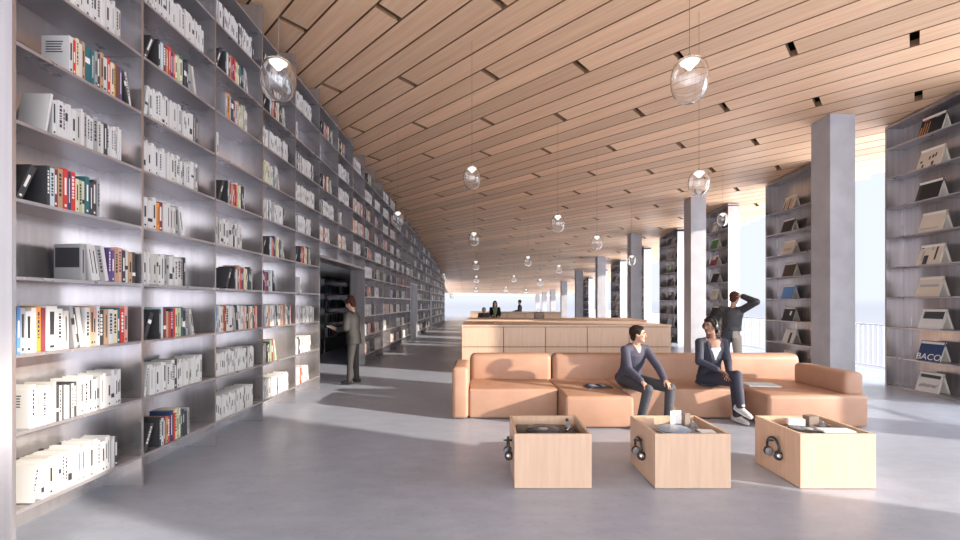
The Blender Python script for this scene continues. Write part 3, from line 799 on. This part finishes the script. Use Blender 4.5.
    if open_front:
        tm.materials.append(open_front[0]); tm.materials.append(skin)
        for p in tm.polygons:
            d = p.center - nk; h = d.dot(sp); l = abs(d.dot(latS)); fr = d.dot(cf)
            if fr > .02 and -open_front[1] < h < .05 and l < .012 + (h + open_front[1])*open_front[2]:
                p.material_index = 1 if h < open_front[3] else 2
    link('jacket' if hem or low > 0 else 'sweater', tm, root)
    if open_front and hem:
        for s in (-1, 1):       # lapels
            m = MB(); pts = [nk + latS*s*.060 + cf*.02 + sp*.0, nk + latS*s*.085 + cf*.095 - sp*.09, nk + latS*s*.035 + cf*.138 - sp*(open_front[1]-.02)]
            m.rings([[p + latS*s*o + cf*q for o, q in ((-.016,.004),(.026,.000),(.026,.010),(-.016,.014))] for p in pts], 0, False); m.build('lapel', top, root, False)
    # shoes -----------------------------------------------
    for s in ('L', 'R'):
        tv = V(toes[s]).normalized() if toes else V((f.x, f.y, 0)).normalized()
        a = J['a'+s]; sd = tv.cross(V((0,0,1))); 
        if sd.length < .1: sd = V((1,0,0))
        sd.normalize(); un = sd.cross(tv).normalized()
        mb = MB(); base = a - un*.062
        mb.loft([(base - tv*.078 + un*.028, sd*.024, un*.026), (base - tv*.055 + un*.034, sd*.034, un*.034), (base + tv*.0 + un*.042, sd*.038, un*.044), (base + tv*.07 + un*.032, sd*.044, un*.034), (base + tv*.13 + un*.026, sd*.042, un*.026), (base + tv*.172 + un*.020, sd*.026, un*.018)], 14)
        mb.cap(a - un*.02, a + un*.025, .044, .042, 12)
        sm = remesh(mb, .008, 3); sm.materials.append(shoe); so = link('shoe', sm, root)
        m = MB(); m.loft([(base - un*.004 + un*h_, sd*w_, tv*.126 ) for h_, w_ in ((0,.040),(.016,.042))], 18)
        for i, p in enumerate(m.v): m.v[i] = tuple(V(p) + tv*.045)
        m.build('sole', M_sole if shoe is M_sneak else shoe, so, False)
    return root

def HZ(px, py, D): return ((px-480)*D/FPX, D, EYE - (py-303)*D/FPX)
# man on the sofa
person((2.10, 6.10, 0), 'person in navy sweater and dark trousers sitting on the sofa, hands on knees',
  dict(pelvis=(2.12,6.20,.535), neck=(2.155,6.04,1.035), head=(2.18,5.99,1.168), sL=(2.315,6.08,.955), sR=(1.985,5.95,.955), eL=(2.42,5.90,.725), eR=(1.985,5.82,.715), wL=(2.42,5.70,.588), wR=(2.085,5.61,.588),
       hL=(2.21,6.17,.515), hR=(2.03,6.14,.515), kL=(2.465,5.64,.50), kR=(2.13,5.52,.50), aL=(2.42,5.60,.10), aR=(2.06,5.58,.10)),
  (.90,-.42,.03), M_skin, M_sweater, M_trou, M_shoe, M_hair, 'short', open_front=(M_skin, .085, .55, -2),
  hands=dict(L=((.22,-.85,-.28),(0,-.3,-.95),-1), R=((.18,-.85,-.30),(0,-.3,-.95),1)), curls=(26,26), toes=dict(L=(.15,-1,0), R=(.0,-1,0)), top_grow=.016, torso_w=1.06)
# woman on the sofa
W = person((3.30, 6.20, 0), 'person in navy suit and white sneakers sitting cross-legged on the sofa wearing headphones',
  dict(pelvis=(3.28,6.24,.545), neck=(3.28,6.14,1.125), head=(3.225,6.10,1.275), sL=(3.435,6.14,1.045), sR=(3.10,6.14,1.045), eL=(3.455,6.06,.77), eR=(3.04,6.03,.79), wL=(3.345,5.84,.665), wR=(3.20,5.85,.70),
       hL=(3.38,6.20,.52), hR=(3.20,6.20,.52), kL=(3.365,5.74,.555), kR=(3.365,5.70,.65), aL=(3.43,5.80,.095), aR=(3.345,5.58,.26)),
  (-.88,-.45,-.02), M_skin2, M_suit, M_suit, M_sneak, M_hair2, 'pony', hem=.10, open_front=(M_blouse, .30, .36, -.13),
  hands=dict(L=((-.45,-.7,-.3),(-.3,.1,-.9),-1), R=((.75,-.5,-.35),(0,-.4,-.9),1)), curls=(22,26), toes=dict(L=(.40,-1,-.12), R=(.45,-.85,-.38)), top_grow=.014, torso_w=.92)
# her headphones
hp = thing('headphones', (3.225,6.10,1.275), 'black headphones worn by the seated woman', 'headphones')
f = V((-.88,-.45,-.02)).normalized(); r = f.cross(V((0,0,1))).normalized(); u = r.cross(f)
m = MB(); m.tube([r*.096*sin(a) + u*(.01+.128*cos(a)) - f*.015 for a in [radians(-88+176*i/20) for i in range(21)]], .009, 8); m.build('headband', M_black, hp, False)
for s in (-1, 1):
    m = MB(); c = r*s*.094 - u*.005 - f*.010; m.loft([(c + r*s*k, f*q, u*q*1.15) for k, q in ((-.018,.030),(-.012,.036),(.006,.038),(.014,.030))], 18); m.build('ear_cup', M_black, hp, False)
# man standing by the display shelves
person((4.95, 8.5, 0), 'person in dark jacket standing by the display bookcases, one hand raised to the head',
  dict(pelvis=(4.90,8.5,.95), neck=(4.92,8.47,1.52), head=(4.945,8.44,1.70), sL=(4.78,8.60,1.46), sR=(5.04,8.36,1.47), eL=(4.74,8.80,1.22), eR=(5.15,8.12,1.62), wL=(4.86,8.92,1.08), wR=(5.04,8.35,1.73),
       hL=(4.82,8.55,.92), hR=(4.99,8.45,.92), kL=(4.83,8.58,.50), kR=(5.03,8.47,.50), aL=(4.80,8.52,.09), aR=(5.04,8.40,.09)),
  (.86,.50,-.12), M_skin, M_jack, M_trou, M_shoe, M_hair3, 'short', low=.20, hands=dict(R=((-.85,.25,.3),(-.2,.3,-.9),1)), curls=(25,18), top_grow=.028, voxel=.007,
  bottom_fn=(lambda c, J: (c - J['pelvis']).dot(V((.9,-.4,0))) > .02, M_trou_lit))  # one side of the trousers coloured paler to stand for backlight
# person at the bookcase
person((-2.56, 8.6, 0), 'person in charcoal suit and black shoes reading at the passage beside the left bookcases',
  dict(pelvis=(-2.50,8.62,.92), neck=(-2.52,8.60,1.43), head=(-2.565,8.60,1.58), sL=(-2.58,8.44,1.37), sR=(-2.52,8.78,1.37), eL=(-2.60,8.42,1.11), eR=(-2.60,8.84,1.11), wL=(-2.78,8.52,1.07), wR=(-2.79,8.76,1.09),
       hL=(-2.50,8.53,.90), hR=(-2.50,8.71,.90), kL=(-2.54,8.52,.49), kR=(-2.49,8.70,.49), aL=(-2.55,8.50,.085), aR=(-2.47,8.72,.085)),
  (-.90,.22,-.35), M_skin, M_char, M_char, M_shoe, M_hair3, 'bun', hem=.13, hands=dict(L=((-1,.2,.05),(0,.3,1),1), R=((-1,-.2,.05),(0,-.3,1),-1)), curls=(18,18), toes=dict(L=(-1,.05,0), R=(-1,.1,0)), top_grow=.022, voxel=.007)
m = MB(); M_ = Matrix.Translation((-2.93, 8.64, 1.105)) @ Matrix.Rotation(radians(25), 4, 'Y')
bk = thing('open_book', (-2.93, 8.64, 1.105), 'slim open book held by the person at the passage', 'book')
m = MB(); m.obox(Matrix.Rotation(radians(25), 4, 'Y'), -.09, -.13, 0, .09, .13, .006); m.build('cover', MC['charcoal'], bk, False)
m = MB(); m.obox(Matrix.Rotation(radians(25), 4, 'Y'), -.085, -.125, .006, .085, .125, .012); m.build('page_block', M_page, bk, False)
# people at the far desks
def stand(x, y, h, dx, **k):
    s = h/1.75
    return dict(pelvis=(x,y,.94*s), neck=(x,y,1.46*s), head=(x+.01*dx,y,1.62*s), sL=(x+.0,y+.17,1.40*s), sR=(x,y-.17,1.40*s), eL=(x+.05*dx,y+.2,1.13*s), eR=(x+.05*dx,y-.2,1.13*s), wL=(x+.27*dx,y+.14,1.08*s), wR=(x+.27*dx,y-.14,1.10*s),
      hL=(x,y+.09,.9*s), hR=(x,y-.09,.9*s), kL=(x,y+.09,.5*s), kR=(x,y-.09,.5*s), aL=(x,y+.09,.09), aR=(x,y-.09,.09))
def rotJ(J, ang, c):
    M = Matrix.Translation((c[0],c[1],0)) @ Matrix.Rotation(ang, 4, 'Z') @ Matrix.Translation((-c[0],-c[1],0))
    return {k: M @ V(v) for k, v in J.items()}
J = stand(.64, 18.6, 1.70, 1); J = rotJ(J, radians(-90), (.64,18.6))
person((.64,18.6,0), 'person with long black hair in black jacket over green standing at the far desk', J, (0,-1,0), M_skin, M_hair2, M_trou, M_shoe, M_hair2, 'long', voxel=.012, hem=.06, open_front=(M_green, .5, .2, 1), top_grow=.02)
J = stand(.16, 18.2, 1.40, 1); J = rotJ(J, radians(-100), (.16,18.2))
person((.16,18.2,0), 'short person in charcoal top with grey hair standing beside the woman at the far desk', J, (-.2,-1,0), M_skin, MC['charcoal'], M_trou, M_shoe, M_hair4, 'short', voxel=.012, top_grow=.03)
J = stand(2.37, 26.0, 1.80, -1)
person((2.37,26.0,0), 'person in navy standing in profile beyond the farthest counter, forearms held out', J, (-1,0,0), M_skin, M_suit, M_trou, M_shoe, M_hair, 'short', voxel=.014, hem=.05, top_grow=.02)

# ------------------------------------------------------------------ light, sky, camera
w = bpy.data.worlds.new('sky'); S.world = w; w.use_nodes = True; nt = w.node_tree; N = nt.nodes; Lk = nt.links
bg = N['Background']; tc = N.new('ShaderNodeTexCoord'); sx = N.new('ShaderNodeSeparateXYZ'); rp = N.new('ShaderNodeValToRGB')
Lk.new(tc.outputs['Generated'], sx.inputs[0]); mr = N.new('ShaderNodeMapRange'); mr.inputs['From Min'].default_value = -1; mr.inputs['From Max'].default_value = 1
Lk.new(sx.outputs['Z'], mr.inputs['Value']); Lk.new(mr.outputs['Result'], rp.inputs['Fac'])
e = rp.color_ramp.elements
e[0].position = .0; e[0].color = (.80,.84,.95,1); e[1].position = 1; e[1].color = (.66,.80,1.0,1)
for p, c in ((.47,(.84,.87,.98)),(.4975,(.76,.80,.92)),(.503,(.88,.93,1.0)),(.60,(.86,.93,1.0))):
    q = e.new(p); q.color = (*c, 1)
Lk.new(rp.outputs['Color'], bg.inputs['Color'])
my = N.new('ShaderNodeMapRange'); my.inputs['From Min'].default_value = -1; my.inputs['From Max'].default_value = 1   # brightest towards the sun's side
Lk.new(sx.outputs['Y'], my.inputs['Value']); r2 = N.new('ShaderNodeValToRGB'); Lk.new(my.outputs['Result'], r2.inputs['Fac'])
ml = N.new('ShaderNodeMath'); ml.operation = 'MULTIPLY'; ml.inputs[1].default_value = 3.0
Lk.new(r2.outputs['Color'], ml.inputs[0]); Lk.new(ml.outputs[0], bg.inputs['Strength'])
e2 = r2.color_ramp.elements; r2.color_ramp.interpolation = 'EASE'
e2[0].position = 0; e2[0].color = (.55,)*3 + (1,); e2[1].position = .82; e2[1].color = (.118,)*3 + (1,)
for p, c in ((.30,.90),(.50,1.0),(.64,.50)):
    q = e2.new(p); q.color = (c, c, c, 1)
sun = bpy.data.lights.new('sun', 'SUN'); sun.energy = 3.2; sun.angle = radians(.9); sun.color = (1, .88, .75)
so = bpy.data.objects.new('sun', sun); COL.objects.link(so)
T, EL = .43, 16.0
h = V((-1, T, 0)).normalized(); d = V((h.x*cos(radians(EL)), h.y*cos(radians(EL)), -sin(radians(EL))))
so.rotation_euler = d.to_track_quat('-Z', 'Y').to_euler(); so.location = (20,-5,10)

cam = bpy.data.cameras.new('camera'); co = bpy.data.objects.new('camera', cam); COL.objects.link(co); S.camera = co
co.location = (0, 0, EYE); co.rotation_euler = (radians(90), 0, 0)
cam.sensor_width = 36; cam.lens = FPX/960*36; cam.shift_y = 33/960; cam.clip_end = 400
vs = S.view_settings; vs.view_transform = 'Standard'; vs.look = 'None'; vs.gamma = 1; vs.exposure = 1.55; vs.use_curve_mapping = False
cy = S.cycles; cy.use_denoising = True; cy.max_bounces = 8; cy.diffuse_bounces = 5; cy.glossy_bounces = 5; cy.transparent_max_bounces = 16; cy.sample_clamp_indirect = 8; cy.caustics_reflective = False
